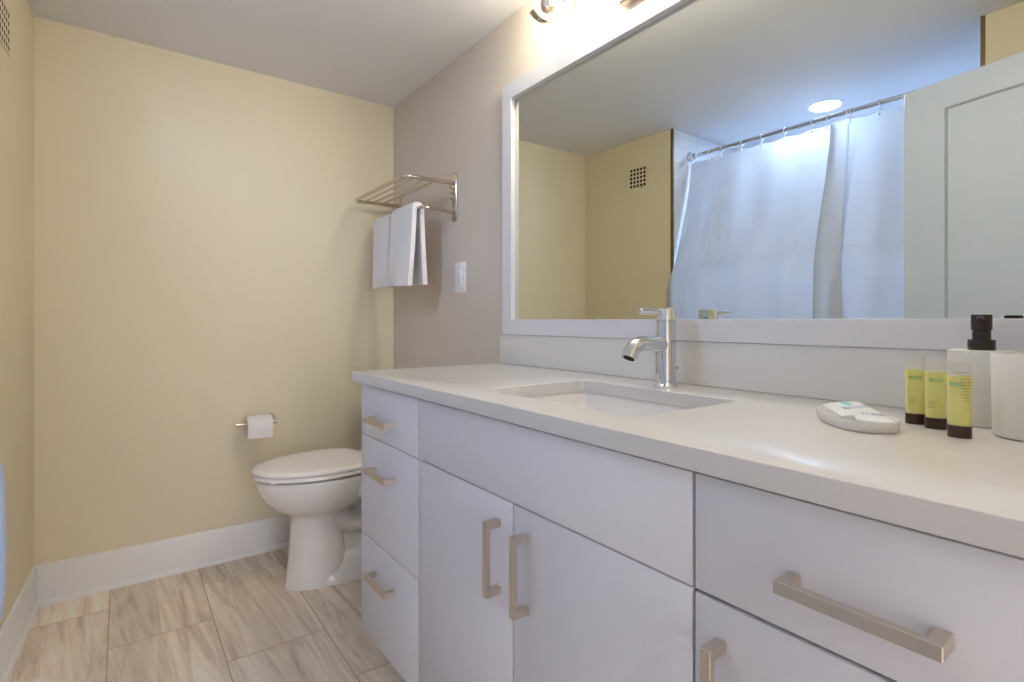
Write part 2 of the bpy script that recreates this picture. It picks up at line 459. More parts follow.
def carcass(parent, y0, y1):
    bm = B()
    xb, xf = -0.004, FX + PT + 0.0005
    bx(bm, xf, xb, y0, y0 + 0.016, 0.112, HC - 0.031); bx(bm, xf, xb, y1 - 0.016, y1, 0.112, HC - 0.031)
    bx(bm, xf, xb, y0 + 0.016, y1 - 0.016, 0.112, 0.128); bx(bm, xb - 0.01, xb, y0 + 0.016, y1 - 0.016, 0.128, HC - 0.031)
    bx(bm, xf, xf + 0.10, y0 + 0.016, y1 - 0.016, HC - 0.049, HC - 0.031)
    b = obj('body', bm, M['lacquer'], parent)
    obj('toe_kick', box(-0.49, -0.474, y0, y1, 0.0, 0.112), M['toe'], parent)
    return b
ZT = 0.8658
c1 = thing('vanity_cabinet', 'white bank of three drawers at the far end of the vanity, next to the toilet', 'cabinet', (-0.28, -1.234, 0), 'white vanity cabinets')
carcass(c1, -1.430, -1.039)
for z0, z1, hz in ((0.7165, ZT, 0.7765), (0.4120, 0.7135, 0.6265), (0.1145, 0.4090, 0.3215)):
    f = front('drawer', c1, -1.4300, -1.0390, z0, z1)
    bar_handle(f, -1.2205, hz)
c2 = thing('vanity_cabinet', 'white sink cabinet with two doors under a plain panel, below the basin', 'cabinet', (-0.28, -1.828, 0), 'white vanity cabinets')
carcass(c2, -2.2225, -1.4325)
front('panel', c2, -2.2215, -1.4335, 0.7170, ZT)
f = front('door', c2, -1.8280, -1.4335, 0.1145, 0.7140); bar_handle(f, -1.7835, 0.600, vertical=True)
f = front('door', c2, -2.2215, -1.8315, 0.1145, 0.7140); bar_handle(f, -1.8710, 0.5985, vertical=True)
c3 = thing('vanity_cabinet', 'white cabinet with one drawer over a door, nearest the camera under the soap', 'cabinet', (-0.28, -2.419, 0), 'white vanity cabinets')
carcass(c3, -2.6140, -2.2255)
f = front('drawer', c3, -2.6140, -2.2265, 0.7170, ZT); bar_handle(f, -2.4190, 0.7775)
f = front('door', c3, -2.6140, -2.2265, 0.1145, 0.7120); bar_handle(f, -2.2635, 0.5950, vertical=True)

# worktop with a sink cut-out
SX0, SX1, SY0, SY1 = -0.484, -0.172, -2.059, -1.609
TX0, TX1, TY0, TY1 = -0.5818, -0.0005, YN + 0.0015, -1.0086
def worktop():
    bm = B()
    n = 6
    inner = rrect(SX0, SX1, SY0, SY1, 0.014, n)
    def outer(ins):
        out = []
        x0, x1, y0, y1 = TX0 + ins, TX1 - ins, TY0 + ins, TY1 - ins
        q = 0
        for (cx, cy, hx, hy) in ((x1, y1, SX1, SY1), (x0, y1, SX0, SY1), (x0, y0, SX0, SY0), (x1, y0, SX1, SY0)):
            for k in range(n + 1):
                ix, iy = inner[q]; q += 1
                if k == n // 2: out.append((cx, cy))
                elif (k < n // 2) == (cx * 1 == x1) if cy == y1 else (k < n // 2) != (cx == x1):
                    out.append((cx, iy))
                else: out.append((ix, cy))
        return out
    def ring(pts, z): return [bm.verts.new((x, y, z)) for x, y in pts]
    rs = [ring(inner, HC - 0.030), ring(inner, HC - 0.0015), ring(rrect(SX0 - 0.0015, SX1 + 0.0015, SY0 - 0.0015, SY1 + 0.0015, 0.015, n), HC),
          ring(outer(0.003), HC), ring(outer(0.0009), HC - 0.0009), ring(outer(0), HC - 0.003), ring(outer(0), HC - 0.030)]
    N = len(inner)
    for a, b in zip(rs, rs[1:] + rs[:1]):
        for k in range(N):
            try: bm.faces.new((a[k], a[(k + 1) % N], b[(k + 1) % N], b[k]))
            except ValueError: pass
    return bm
wt = obj('countertop', worktop(), M['quartz'], base=(-0.29, -1.83, HC - 0.030), angle=25)
tag(wt, 'long white quartz vanity worktop with a rectangular sink cut-out', 'countertop')
bs = obj('backsplash', box(-0.018, -0.0006, YN + 0.0015, -1.0086, HC + 0.0002, 1.0115, 0.0012, 2), M['quartz'], base=(-0.009, -1.83, HC))
tag(bs, 'low white stone strip standing behind the worktop, below the mirror', 'backsplash')

# undermount basin
sk = thing('sink_basin', 'white rectangular undermount basin set into the quartz worktop', 'sink', (-0.328, -1.834, 0.75))
bm = B()
def rr(ins, z, r): return [(x, y, z) for x, y in rrect(SX0 + ins, SX1 - ins, SY0 + ins, SY1 - ins, r, 6)]
zt = HC - 0.0302
loft(bm, [rr(-0.022, zt - 0.012, 0.03), rr(-0.022, zt, 0.03), rr(-0.004, zt, 0.018), rr(0.000, zt - 0.006, 0.022), rr(0.006, zt - 0.05, 0.03), rr(0.012, zt - 0.088, 0.036), rr(0.024, zt - 0.102, 0.045), rr(0.05, zt - 0.107, 0.05), rr(0.10, zt - 0.109, 0.05), rr(0.14, zt - 0.112, 0.012)], False, True)
loft(bm, [rr(-0.022, zt - 0.012, 0.03), rr(-0.010, zt - 0.05, 0.04), rr(0.0, zt - 0.10, 0.05), rr(0.03, zt - 0.122, 0.05)], False, True)
obj('bowl', bm, M['porcelain'], sk)
dr = B(); lathe(dr, [(0.0, 0.002), (0.020, 0.002), (0.022, 0.004), (0.028, 0.003), (0.030, 0.0), (0.0, 0.0)], (-0.328, -1.834, zt - 0.1115), 'Z', 24, False, False)
obj('drain', dr, M['chrome'], sk)

# faucet
FXc, FY = -0.0945, -1.823
fa = thing('faucet', 'chrome single-lever basin faucet standing behind the sink', 'faucet', (FXc, FY, HC))
bm = B()
lathe(bm, [(0.0, 0), (0.0285, 0), (0.0285, 0.003), (0.0248, 0.006), (0.0244, 0.010), (0.0244, 0.1565), (0.0232, 0.1575), (0.0232, 0.1595), (0.0244, 0.1605), (0.0244, 0.186), (0.0232, 0.1885), (0.0, 0.189)], (FXc, FY, HC), 'Z', 40, False, False)
obj('body', bm, M['chrome'], fa)
bm = B()
sp = smooth_path([(FXc - 0.015, FY, 1.0050), (-0.150, FY, 1.0070), (-0.180, FY, 1.0090), (-0.204, FY, 1.0050), (-0.219, FY, 0.993), (-0.229, FY, 0.9765)], 6)
tube(bm, sp, 0.0182, 24)
s = obj('spout', bm, M['chrome'], fa)
bm = B(); dirn = (Vector(sp[-1]) - Vector(sp[-2])).normalized(); tube(bm, [sp[-1] - dirn * 0.002, sp[-1] + dirn * 0.0006], 0.0135, 20)
obj('spout_mouth_shade', bm, M['dark'], s)  # dark disc painted as the shade inside the spout mouth
bm = B(); tube(bm, [(FXc - 0.015, FY, 1.0835), (-0.160, FY, 1.0840), (-0.1865, FY, 1.0845), (-0.1885, FY, 1.0845)], [0.0066, 0.0066, 0.0066, 0.0050], 16)
obj('lever', bm, M['chrome'], fa)
bm = B(); tube(bm, [(FXc + 0.020, FY - 0.004, 0.946), (FXc + 0.036, FY - 0.004, 0.9465)], 0.003, 10); lathe(bm, [(0.0, 0), (0.0045, 0), (0.0045, 0.007), (0, 0.007)], (FXc + 0.034, FY - 0.004, 0.9465), 'X', 12, False, False)
obj('lift_rod_knob', bm, M['chrome'], fa)

# ================================================================== MIRROR
MY0, MY1, MZ0, MZ1 = -2.630, -1.0345, 1.0122, 1.9275
mi = thing('wall_mirror', 'wide wall mirror in a flat white frame above the vanity', 'mirror', (0, -1.828, MZ0))
bm = B()
FWD = 0.0545
def mring(ins, x): return [(x, MY0 + ins, MZ0 + ins), (x, MY1 - ins, MZ0 + ins), (x, MY1 - ins, MZ1 - ins), (x, MY0 + ins, MZ1 - ins)]
loft(bm, [mring(0, -0.0008), mring(0, -0.0232), mring(0.0008, -0.024), mring(FWD - 0.0008, -0.024), mring(FWD, -0.0232), mring(FWD, -0.0059)], False, False)
obj('frame', bm, M['frame'], mi, angle=30)
bm = B(); bx(bm, -0.0058, -0.0015, MY0 + FWD - 0.012, MY1 - FWD + 0.012, MZ0 + FWD - 0.012, MZ1 - FWD + 0.012)
obj('glass', bm, M['mirror'], mi)

# ================================================================== VANITY LIGHT
vl = thing('vanity_light', 'brushed nickel three-lamp wall light fixed above the mirror frame', 'wall light', (-0.015, -1.82, 1.957))
obj('backplate', box(-0.028, -0.0008, -2.03, -1.612, 1.957, 2.075, 0.004, 2), M['nickel2'], vl)
bm = B(); tube(bm, [(-0.020, -2.27, 2.095), (-0.020, -1.37, 2.095)], 0.009, 14)
for y in (-1.70, -1.94): tube(bm, [(-0.018, y, 2.05), (-0.020, y, 2.096)], 0.008, 10)
obj('bar', bm, M['nickel2'], vl)
for ki, y in enumerate((-1.40, -1.82, -2.24)):
    bm = B()
    tube(bm, smooth_path([(-0.018, y, 2.092), (-0.020, y, 2.066), (-0.052, y, 2.018), (-0.088, y, 1.986), (-0.125, y, 1.9735), (-0.155, y, 1.976), (-0.178, y, 1.990)], 6), 0.0035, 12, ry=0.011)
    arm = obj('arm', bm, M['nickel2'], vl)
    bm = B(); lathe(bm, [(0.0, -0.006), (0.005, -0.006), (0.005, 0.02), (0.0, 0.02)], (-0.108, y, 1.983), 'Z', 12, False, False); lathe(bm, [(0.0, 0), (0.012, 0.001), (0.022, 0.008), (0.026, 0.020), (0.027, 0.045), (0.0, 0.045)], (-0.108, y, 2.008), 'Z', 24, False, False)
    obj('socket_cup', bm, M['nickel'], arm)
    bm = B(); lathe(bm, [(0.024, 0), (0.036, 0.008), (0.045, 0.03), (0.051, 0.06), (0.056, 0.088), (0.053, 0.088), (0.048, 0.06), (0.042, 0.032), (0.033, 0.011), (0.0, 0.006)], (-0.108, y, 2.0535), 'Z', 28, True, False)
    obj('lamp_shade', bm, M['shade%d' % ki], vl)

# ================================================================== TOILET
TYc = -0.405
to = thing('toilet', 'white two-piece toilet with closed lid between the vanity and the back wall', 'toilet', (-0.38, TYc, 0))
def egg(xf, xb, hw, z, n=44, fr=0.56, pw=2.0, pb=2.6):
    xc = xf + fr * (xb - xf); out = []
    for k in range(n):
        a = 2 * PI * k / n; c, s_ = math.cos(a), math.sin(a)
        if c < 0: e, ax = pw, xc - xf
        else: e, ax = pb, xb - xc
        x = xc + math.copysign(abs(c) ** (2 / e), c) * ax
        y = TYc + math.copysign(abs(s_) ** (2 / e), s_) * hw
        out.append((x, y, z))
    return out
bm = B()
loft(bm, [egg(-0.644, -0.385, 0.095, 0.0), egg(-0.644, -0.385, 0.095, 0.008), egg(-0.637, -0.392, 0.091, 0.03), egg(-0.628, -0.405, 0.088, 0.10), egg(-0.622, -0.415, 0.083, 0.18), egg(-0.617, -0.422, 0.080, 0.25),
          egg(-0.617, -0.420, 0.080, 0.270), egg(-0.626, -0.40, 0.088, 0.284), egg(-0.656, -0.37, 0.116, 0.301), egg(-0.692, -0.34, 0.144, 0.328), egg(-0.722, -0.32, 0.162, 0.362), egg(-0.740, -0.305, 0.173, 0.40), egg(-0.746, -0.300, 0.176, 0.432), egg(-0.745, -0.300, 0.175, 0.440), egg(-0.740, -0.304, 0.170, 0.4425)])
# rear: deck under the tank, trapway, foot
def slab(x0, x1, hw0, hw1, z0, z1): return [[(x0, TYc - hw0, z0), (x0, TYc + hw0, z0), (x1, TYc + hw0, z0), (x1, TYc - hw0, z0)], [(x0, TYc - hw1, z1), (x0, TYc + hw1, z1), (x1, TYc + hw1, z1), (x1, TYc - hw1, z1)]]
b2 = B(); bx(b2, -0.40, -0.045, TYc - 0.165, TYc + 0.165, 0.34, 0.4415, 0.03, 4); merge(bm, b2)
b2 = B(); bx(b2, -0.50, -0.10, TYc - 0.040, TYc + 0.040, 0.06, 0.36, 0.015, 3); merge(bm, b2)
b2 = B(); loft(b2, [egg(-0.55, -0.06, 0.112, 0.0, pw=4, pb=4), egg(-0.55, -0.06, 0.112, 0.02, pw=4, pb=4), egg(-0.54, -0.07, 0.098, 0.045, pw=4, pb=4), egg(-0.53, -0.08, 0.075, 0.075, pw=4, pb=4), egg(-0.52, -0.09, 0.06, 0.10, pw=4, pb=4)]); merge(bm, b2)
b2 = B(); tube(b2, smooth_path([(-0.46, TYc, 0.27), (-0.40, TYc, 0.225), (-0.345, TYc, 0.225), (-0.29, TYc, 0.265), (-0.235, TYc, 0.315), (-0.185, TYc, 0.30), (-0.16, TYc, 0.22), (-0.155, TYc, 0.10), (-0.155, TYc, 0.02)], 6), 0.058, 18, ry=0.078); merge(bm, b2)
obj('bowl', bm, M['porcelain'], to, angle=60)
def lid_ring(ins, z): return egg(-0.760 + ins, -0.312 - ins, 0.184 - ins, z, 56, 0.60, 2.0, 3.0)
bm = B(); loft(bm, [lid_ring(0.004, 0.4515), lid_ring(0.001, 0.4530), lid_ring(0.001, 0.4635), lid_ring(0.003, 0.4665)])
for x, y in ((-0.70, 0.085), (-0.70, -0.085), (-0.36, 0.13), (-0.36, -0.13)):
    bx(bm, x - 0.012, x + 0.012, TYc + y - 0.006, TYc + y + 0.006, 0.4426, 0.4518, 0.002, 1)
obj('seat', bm, M['seatplastic'], to)
bm = B(); loft(bm, [lid_ring(0.005, 0.4675), lid_ring(0.001, 0.4695), lid_ring(0.0, 0.4750), lid_ring(0.002, 0.4815), lid_ring(0.008, 0.4855), lid_ring(0.03, 0.4875), lid_ring(0.09, 0.4885)])
obj('lid', bm, M['seatplastic'], to, angle=60)
for s_ in (-1, 1):
    bm = B(); tube(bm, [(-0.292, TYc + s_ * 0.10, 0.467), (-0.292, TYc + s_ * 0.05, 0.467)], 0.013, 14)
    bx(bm, -0.303, -0.281, TYc + s_ * 0.075 - 0.022, TYc + s_ * 0.075 + 0.022, 0.4417, 0.464, 0.004, 2)
    obj('hinge', bm, M['seatplastic'], to)
bm = B(); bx(bm, -0.215, -0.022, TYc - 0.205, TYc + 0.205, 0.442, 0.735, 0.025, 4)
tk = obj('tank', bm, M['porcelain'], to, angle=60)
bm = B(); bx(bm, -0.225, -0.016, TYc - 0.215, TYc + 0.215, 0.735, 0.765, 0.010, 3); obj('tank_lid', bm, M['porcelain'], to)
bm = B(); lathe(bm, [(0, 0), (0.014, 0), (0.014, -0.012), (0, -0.012)], (-0.215, TYc - 0.15, 0.68), 'X', 14, False, False); tube(bm, [(-0.228, TYc - 0.15, 0.68), (-0.232, TYc - 0.11, 0.678), (-0.230, TYc - 0.08, 0.672)], 0.006, 10)
obj('flush_lever', bm, M['chrome'], tk)
for s_ in (-1, 1):
    bm = B(); lathe(bm, [(0.0, 0.014), (0.006, 0.013), (0.011, 0.007), (0.012, 0)], (-0.27, TYc + s_ * 0.098, 0.035), 'Z', 14, True, False)
    obj('bolt_cap', bm, M['seatplastic'], to)

# ================================================================== TOILET PAPER
PY, PZ = -0.075, 0.606
ph = thing('paper_holder', 'brushed nickel toilet paper holder on the back wall beside the toilet', 'toilet paper holder', (-0.60, 0, PZ))
bm = B(); lathe(bm, [(0.0, -0.008), (0.022, -0.008), (0.025, -0.005), (0.025, -0.0005), (0.0, -0.0005)], (-0.610, 0, PZ + 0.004), 'Y', 28, False, False)
obj('rosette', bm, M['nickel'], ph)
bm = B(); tube(bm, rounded([(-0.610, -0.004, PZ + 0.004), (-0.610, PY, PZ)], 0.01), 0.008, 14); tube(bm, [(-0.5955, PY, PZ), (-0.767, PY, PZ)], 0.0085, 18); obj('arm', bm, M['nickel'], ph)
pr = thing('toilet_paper_roll', 'roll of white toilet paper hanging on the metal holder', 'toilet paper', (-0.673, PY, PZ))
bm = B(); z = PZ - 0.012
lathe(bm, [(0.020, -0.050), (0.046, -0.050), (0.047, -0.049), (0.047, 0.049), (0.046, 0.050), (0.020, 0.050), (0.020, -0.050)], (-0.673, PY, z), 'X', 40, False, False)
obj('roll', bm, M['paper'], pr)
bm = B()
def arc_(r): return [(PY - r * math.sin(R(a)), z + r * math.cos(R(a))) for a in range(0, 91, 10)]
pts = arc_(0.0481) + [(PY - 0.0478, z - 0.02), (PY - 0.0470, z - 0.046)] + [(PY - 0.0464, z - 0.046), (PY - 0.0472, z - 0.02)] + arc_(0.0475)[::-1]
loft(bm, [[(-0.723, y, zz) for y, zz in pts], [(-0.624, y, zz) for y, zz in pts]])
obj('loose_sheet', bm, M['paper'], pr)

# ================================================================== TOWEL RACK + TOWELS
ra = thing('towel_rack', 'nickel hotel towel rack with tube shelf and lower bar on the wall over the toilet', 'towel rack', (0, -0.36, 1.49))
YR, YL, XF, ZS, ZB = -0.650, -0.078, -0.240, 1.653, 1.545
for y in (YR, YL):
    bm = B()
    prof = []
    for k in range(9): prof.append((0.019 * math.cos(R(180 * k / 8)), 1.685 + 0.019 * math.sin(R(180 * k / 8))))
    for k in range(9): prof.append((-0.019 * math.cos(R(180 * k / 8)), 1.508 - 0.019 * math.sin(R(180 * k / 8))))
    loft(bm, [[(-0.0006, y + a, b) for a, b in prof], [(-0.006, y + a, b) for a, b in prof], [(-0.008, y + a * 0.88, b) for a, b in prof]])
    plate = obj('wall_plate', bm, M['nickel2'], ra)
    for z in (1.630, 1.606, 1.582):
        bm = B(); tube(bm, [(-0.004, y, z), (-0.024, y, z + 0.004), (-0.030, y, z + 0.008)], 0.0035, 8)
        obj('peg', bm, M['nickel2'], plate)
bm = B(); tube(bm, rounded([(-0.006, YR, ZS + 0.004), (XF, YR, ZS), (XF, YL, ZS), (-0.006, YL, ZS + 0.004)], 0.035, 8), 0.0085, 14)
obj('shelf_frame', bm, M['nickel2'], ra)
for x in (-0.190, -0.145, -0.100):
    bm = B(); tube(bm, [(x, YR, ZS + 0.001), (x, YL, ZS + 0.001)], 0.0055, 12); obj('shelf_rail', bm, M['nickel2'], ra)
XB = -0.140
bm = B(); tube(bm, rounded([(-0.006, YR + 0.030, ZB - 0.008), (XB, YR + 0.030, ZB), (XB, YL, ZB), (-0.006, YL, ZB - 0.008)], 0.035, 8), 0.007, 14)
obj('towel_bar', bm, M['nickel2'], ra)
def towel(y0, y1, zb, zb2, label, flare, thick, seed):
    rnd = random.Random(seed)
    bm = B()
    # closed section in x,z at each y station: outer path over the bar then the inner path back
    ns = 15
    rings = []
    ph_ = [rnd.uniform(0, 6.3) for _ in range(4)]
    for s_ in range(ns):
        t = s_ / (ns - 1); y = y0 + (y1 - y0) * t
        wob = 0.0025 * math.sin(9 * t + ph_[0])
        edge = 0.003 if s_ in (0, ns - 1) else 0.0
        ro, ri = 0.0085 + thick - edge, 0.0082
        out = []
        fx = flare * (0.8 + 0.2 * math.sin(3 * t + ph_[1]))
        zf = zb + 0.003 * math.sin(5 * t + ph_[2]); zk = zb2 + 0.003 * math.sin(4 * t + ph_[3])
        nz = 9
        for k in range(nz + 1):     # front outer, bottom to top
            q = k / nz; zz = zf + (ZB - zf) * q
            out.append((XB - ro - fx * (1 - q) ** 1.3 + wob * (1 - q), y, zz))
        for k in range(1, 8):
            a = PI - PI * k / 8; out.append((XB + ro * math.cos(a), y, ZB + ro * math.sin(a)))
        for k in range(nz + 1):
            q = k / nz; zz = ZB + (zk - ZB) * q
            out.append((XB + ro + fx * 0.7 * q ** 1.3 - wob * q, y, zz))
        for k in range(nz + 1):
            q = k / nz; zz = zk + (ZB - zk) * q
            out.append((XB + ri + fx * 0.6 * (1 - q) ** 1.3 - wob * (1 - q), y, zz))
        for k in range(1, 8):
            a = PI * k / 8; out.append((XB + ri * math.cos(a), y, ZB + ri * math.sin(a)))
        for k in range(nz + 1):
            q = k / nz; zz = ZB + (zf - ZB) * q
            out.append((XB - ri - fx * 0.9 * q ** 1.3 + wob * q, y, zz))
        rings.append([(a, b - (0.010 * (1 if b > 0 else 1)) * 0, c) for a, b, c in out])
    loft(bm, rings)
    o = obj('hand_towel', bm, M['towel'], base=(XB, (y0 + y1) / 2, zb), angle=50)
    return tag(o, label, 'towel', 'white hand towels on the rack bar')
towel(-0.120, -0.312, 1.217, 1.235, 'white hand towel on the rack bar in the room corner, hanging a little lower', 0.014, 0.012, 1)
towel(-0.352, -0.578, 1.214, 1.222, 'bulkier folded white hand towel hanging nearer the light switch', 0.030, 0.021, 2)

# ================================================================== LIGHT SWITCH
sw = thing('light_switch', 'white rocker light switch on the taupe wall left of the mirror', 'light switch', (0, -0.697, 1.246))
bm = B(); bx(bm, -0.006, -0.0005, -0.741, -0.6545, 1.181, 1.3105, 0.003, 2); pl = obj('cover_plate', bm, M['plate'], sw)
bm = B(); bx(bm, -0.0105, -0.0062, -0.7155, -0.680, 1.214, 1.2775, 0.0012, 2); obj('rocker', bm, M['plate'], sw)
for z in (1.196, 1.296):
    bm = B(); lathe(bm, [(0, -0.0012), (0.0032, -0.001), (0.0034, 0)], (-0.006, -0.6978, z), 'X', 10, False, False)
    obj('screw', bm, M['nickel'], pl)

# ================================================================== VENT GRILLE (left wall)
vg = thing('vent_grille', 'small square vent grille with rows of square holes high on the cream wall', 'vent', (lw(-0.44), -0.44, 1.885))
VM = Matrix.Translation((lw(-0.444), -0.444, 0)) @ Matrix.Rotation(R(-3.0), 4, 'Z')   # local x = out of the wall, y along it
bm = B()
pitch, hole, n5 = 0.0252, 0.0165, 5
span = n5 * pitch + 0.012
z0 = 1.957 - span / 2; y0 = -span / 2
cuts_y = [y0] + [v for k in range(n5) for v in (y0 + 0.006 + k * pitch + (pitch - hole) / 2, y0 + 0.006 + k * pitch + (pitch + hole) / 2)] + [y0 + span]
cuts_z = [v - y0 + z0 for v in cuts_y]
for a in range(len(cuts_y) - 1):
    for b in range(len(cuts_z) - 1):
        if a % 2 == 1 and b % 2 == 1: continue
        bx(bm, 0.0022, 0.0031, cuts_y[a], cuts_y[a + 1], cuts_z[b], cuts_z[b + 1], 0, 1, VM)
bmesh.ops.remove_doubles(bm, verts=bm.verts, dist=0.0001)
obj('grille', bm, M['cream'], vg)
bm = B(); bx(bm, 0.0004, 0.0018, y0 + 0.003, y0 + span - 0.003, z0 + 0.003, z0 + span - 0.003, 0, 1, VM)
obj('hole_shade', bm, M['dark'], vg)  # dark sheet behind the grille, painted as the shade in its holes

# ================================================================== SHOWER
tb = B()
tx0, tx1, ty0, ty1 = AX + 0.004, -1.478, AY1 + 0.008, AY0 - 0.014
def trr(ins, z, r): return [(x, y, z) for x, y in rrect(tx0 + ins, tx1 - ins, ty0 + ins, ty1 - ins, r, 6)]
loft(tb, [trr(0, 0, 0.01), trr(0, 0.33, 0.01), trr(0.004, 0.345, 0.014), trr(0.015, 0.35, 0.02), trr(0.06, 0.35, 0.09), trr(0.075, 0.34, 0.10), trr(0.10, 0.20, 0.12), trr(0.13, 0.09, 0.13), trr(0.19, 0.07, 0.13)])
tag(obj('bathtub', tb, M['tub'], base=(-1.86, -1.39, 0)), 'white bathtub in the alcove behind the shower curtain', 'bathtub')
RX, RZ = -1.634, 2.056
rd = thing('shower_rod', 'chrome shower curtain rod spanning the tiled alcove under the ceiling', 'curtain rod', (RX, -1.39, RZ))
bm = B(); tube(bm, [(RX, AY0 - 0.012, RZ), (RX, AY1 + 0.006, RZ)], 0.0125, 18); obj('rod', bm, M['chrome'], rd)
for y, s_ in ((AY0 - 0.0102, -1), (AY1 + 0.0042, 1)):
    bm = B(); lathe(bm, [(0.0, 0), (0.031, 0), (0.031, s_ * 0.006), (0.022, s_ * 0.012), (0.020, s_ * 0.034), (0.0, s_ * 0.034)], (RX, y, RZ), 'Y', 24, False, False)
    obj('end_flange', bm, M['chrome'], rd)
RINGS = [-0.745, -0.828, -0.905, -1.027, -1.142, -1.265, -1.404, -1.474, -1.563, -1.577, -1.696, -1.82, -1.94, -2.05]
def xz_curve(z):
    P = [(2.04, -1.634), (1.90, -1.616), (1.75, -1.580), (1.48, -1.498), (1.34, -1.459), (1.15, -1.4555), (0.90, -1.4535), (0.78, -1.448), (0.66, -1.414), (0.45, -1.410), (0.30, -1.412)]
    if z >= P[0][0]: return P[0][1]
    for (a, xa), (b, xb) in zip(P, P[1:]):
        if z >= b: t = (a - z) / (a - b); return xa + (xb - xa) * t
    return P[-1][1]
# path along the rod: (y, forward offset, weight of sagging); an overlapping pleat in front at -1.40..-1.57
def base_path():
    out = []
    y = -0.704
    while y > -1.452: out.append((y, 0.0)); y -= 0.012
    out += [(-1.462, 0.006), (-1.458, 0.018), (-1.450, 0.030), (-1.444, 0.038), (-1.446, 0.046), (-1.456, 0.052), (-1.470, 0.056), (-1.485, 0.059), (-1.500, 0.060), (-1.515, 0.059), (-1.530, 0.057), (-1.545, 0.053), (-1.556, 0.048), (-1.562, 0.040), (-1.556, 0.030), (-1.546, 0.020), (-1.538, 0.012), (-1.540, 0.004), (-1.552, 0.0)]
    y = -1.590
    while y > -2.085: out.append((y, 0.0)); y -= 0.012
    return out
bm = B()
path = base_path()
ZTOP, ZBOT, NZ = 2.020, 0.335, 56
rows = []
for r_ in range(NZ + 1):
    q = r_ / NZ; row = []
    yl = -0.704 + 0.050 * min(1, max(0, (1.40 - (ZTOP + (ZBOT - ZTOP) * q)) / 0.16))
    for (y, fo) in path:
        if y > -0.90: y = -0.90 + (y + 0.90) * (yl + 0.90) / (-0.704 + 0.90)
        # the header sags between rings
        dmin = min(abs(y - k) for k in RINGS)
        sag = min(0.028, dmin * 0.28) * max(0, 1 - q * 9)
        z = ZTOP + (ZBOT - ZTOP) * q - sag * (0.6 if r_ == 0 else 1)
        x = xz_curve(z)
        wave = 0.014 * math.sin(y * 27 + 0.6 * math.sin(q * 5)) * (0.35 + 0.65 * math.sin(min(1, q * 2.2) * PI / 2)) * min(1, abs(y + 0.704) / 0.10)
        yy = y
        if 0.0 < fo or -1.60 < y < -1.40:
            # pleat leans and widens going down
            grow = 1 + 0.9 * q
            if fo > 0: yy = -1.497 + (y + 1.446) * (0.69 + 0.77 * q)
            wave *= 0.4
            x += fo * (0.55 + 0.5 * q) - (0.02 if False else 0)
        if z < 1.30:        # hem curled back to the wall end, added to block leaking downlight
            cu_ = min(1, max(0, (yy - (yl - 0.045)) / 0.045)) ** 2 * min(1, (1.30 - z) / 0.12)
            x += cu_ * (lw(yl) + 0.004 - x); wave *= 1 - cu_
        row.append(bm.verts.new((x + wave * (1.0 if z < 1.95 else 0.5), yy, z)))
    rows.append(row)
for a, b in zip(rows, rows[1:]):
    for k in range(len(path) - 1): bm.faces.new((a[k], a[k + 1], b[k + 1], b[k]))
cu = obj('shower_curtain', bm, M['curtain'], base=(-1.50, -1.40, 0.335), angle=80)
tag(cu, 'thin white shower curtain with fold creases hanging from the chrome rod', 'shower curtain')
def ring_mesh():
    bm = B()
    n = 20; pts = [(0.0165 * math.cos(2 * PI * k / n), 0, 0.0165 * math.sin(2 * PI * k / n)) for k in range(n + 1)]
    tube(bm, pts, 0.0022, 8, False, up=(0, 1, 0))
    tube(bm, [(0.002, 0, -0.016), (0.006, 0, -0.03), (0.012, 0, -0.047)], 0.0022, 8)
    bmesh.ops.create_uvsphere(bm, u_segments=10, v_segments=8, radius=0.0062, matrix=Matrix.Translation((0.013, 0, -0.050)))
    return bm
ring0 = None
for k, y in enumerate(RINGS):
    if k == 0:
        ring0 = obj('curtain_ring', ring_mesh(), M['plate'], base=(0, 0, 0)); o = ring0
    else:
        o = ring0.copy(); COL.objects.link(o)
    o.location = (RX, y, RZ - 0.002)
    lab = {0: 'white curtain ring at the far end of the rod, beside its flange'}.get(k)
    if lab is None:
        if k < 7: lab = 'white curtain ring, %s from the far flange of the rod' % ('first', 'second', 'third', 'fourth', 'fifth', 'sixth', 'seventh', 'eighth')[k]
        elif k == 7: lab = 'white curtain ring holding the top of the front pleat'
        elif k == 8: lab = 'white curtain ring on the near edge of the front pleat, first of a close pair'
        elif k == 9: lab = 'white curtain ring just past the pleat, second of a close pair'
        elif k == 10: lab = 'white curtain ring between the pleat and the open door'
        else: lab = 'white curtain ring hidden behind the open door, %s past the pleat' % ('second', 'third', 'fourth')[k - 11]
    tag(o, lab, 'curtain ring', 'white curtain rings')
# recessed downlight over the tub
dl_ = thing('recessed_downlight', 'round recessed ceiling light glowing cool white behind the shower curtain rod', 'ceiling light', (-1.832, -1.377, ZC - 0.004))
bm = B(); lathe(bm, [(0.070, -0.003), (0.074, -0.006), (0.088, -0.004), (0.090, -0.0003), (0.070, -0.0003), (0.070, -0.003)], (-1.832, -1.377, ZC), 'Z', 40, False, False)
obj('trim_ring', bm, M['plate'], dl_)
bm = B(); lathe(bm, [(0.0, -0.003), (0.0695, -0.003), (0.0695, -0.0005), (0.0, -0.0005)], (-1.832, -1.377, ZC), 'Z', 40, False, False)
obj('lens', bm, M['lens'], dl_)

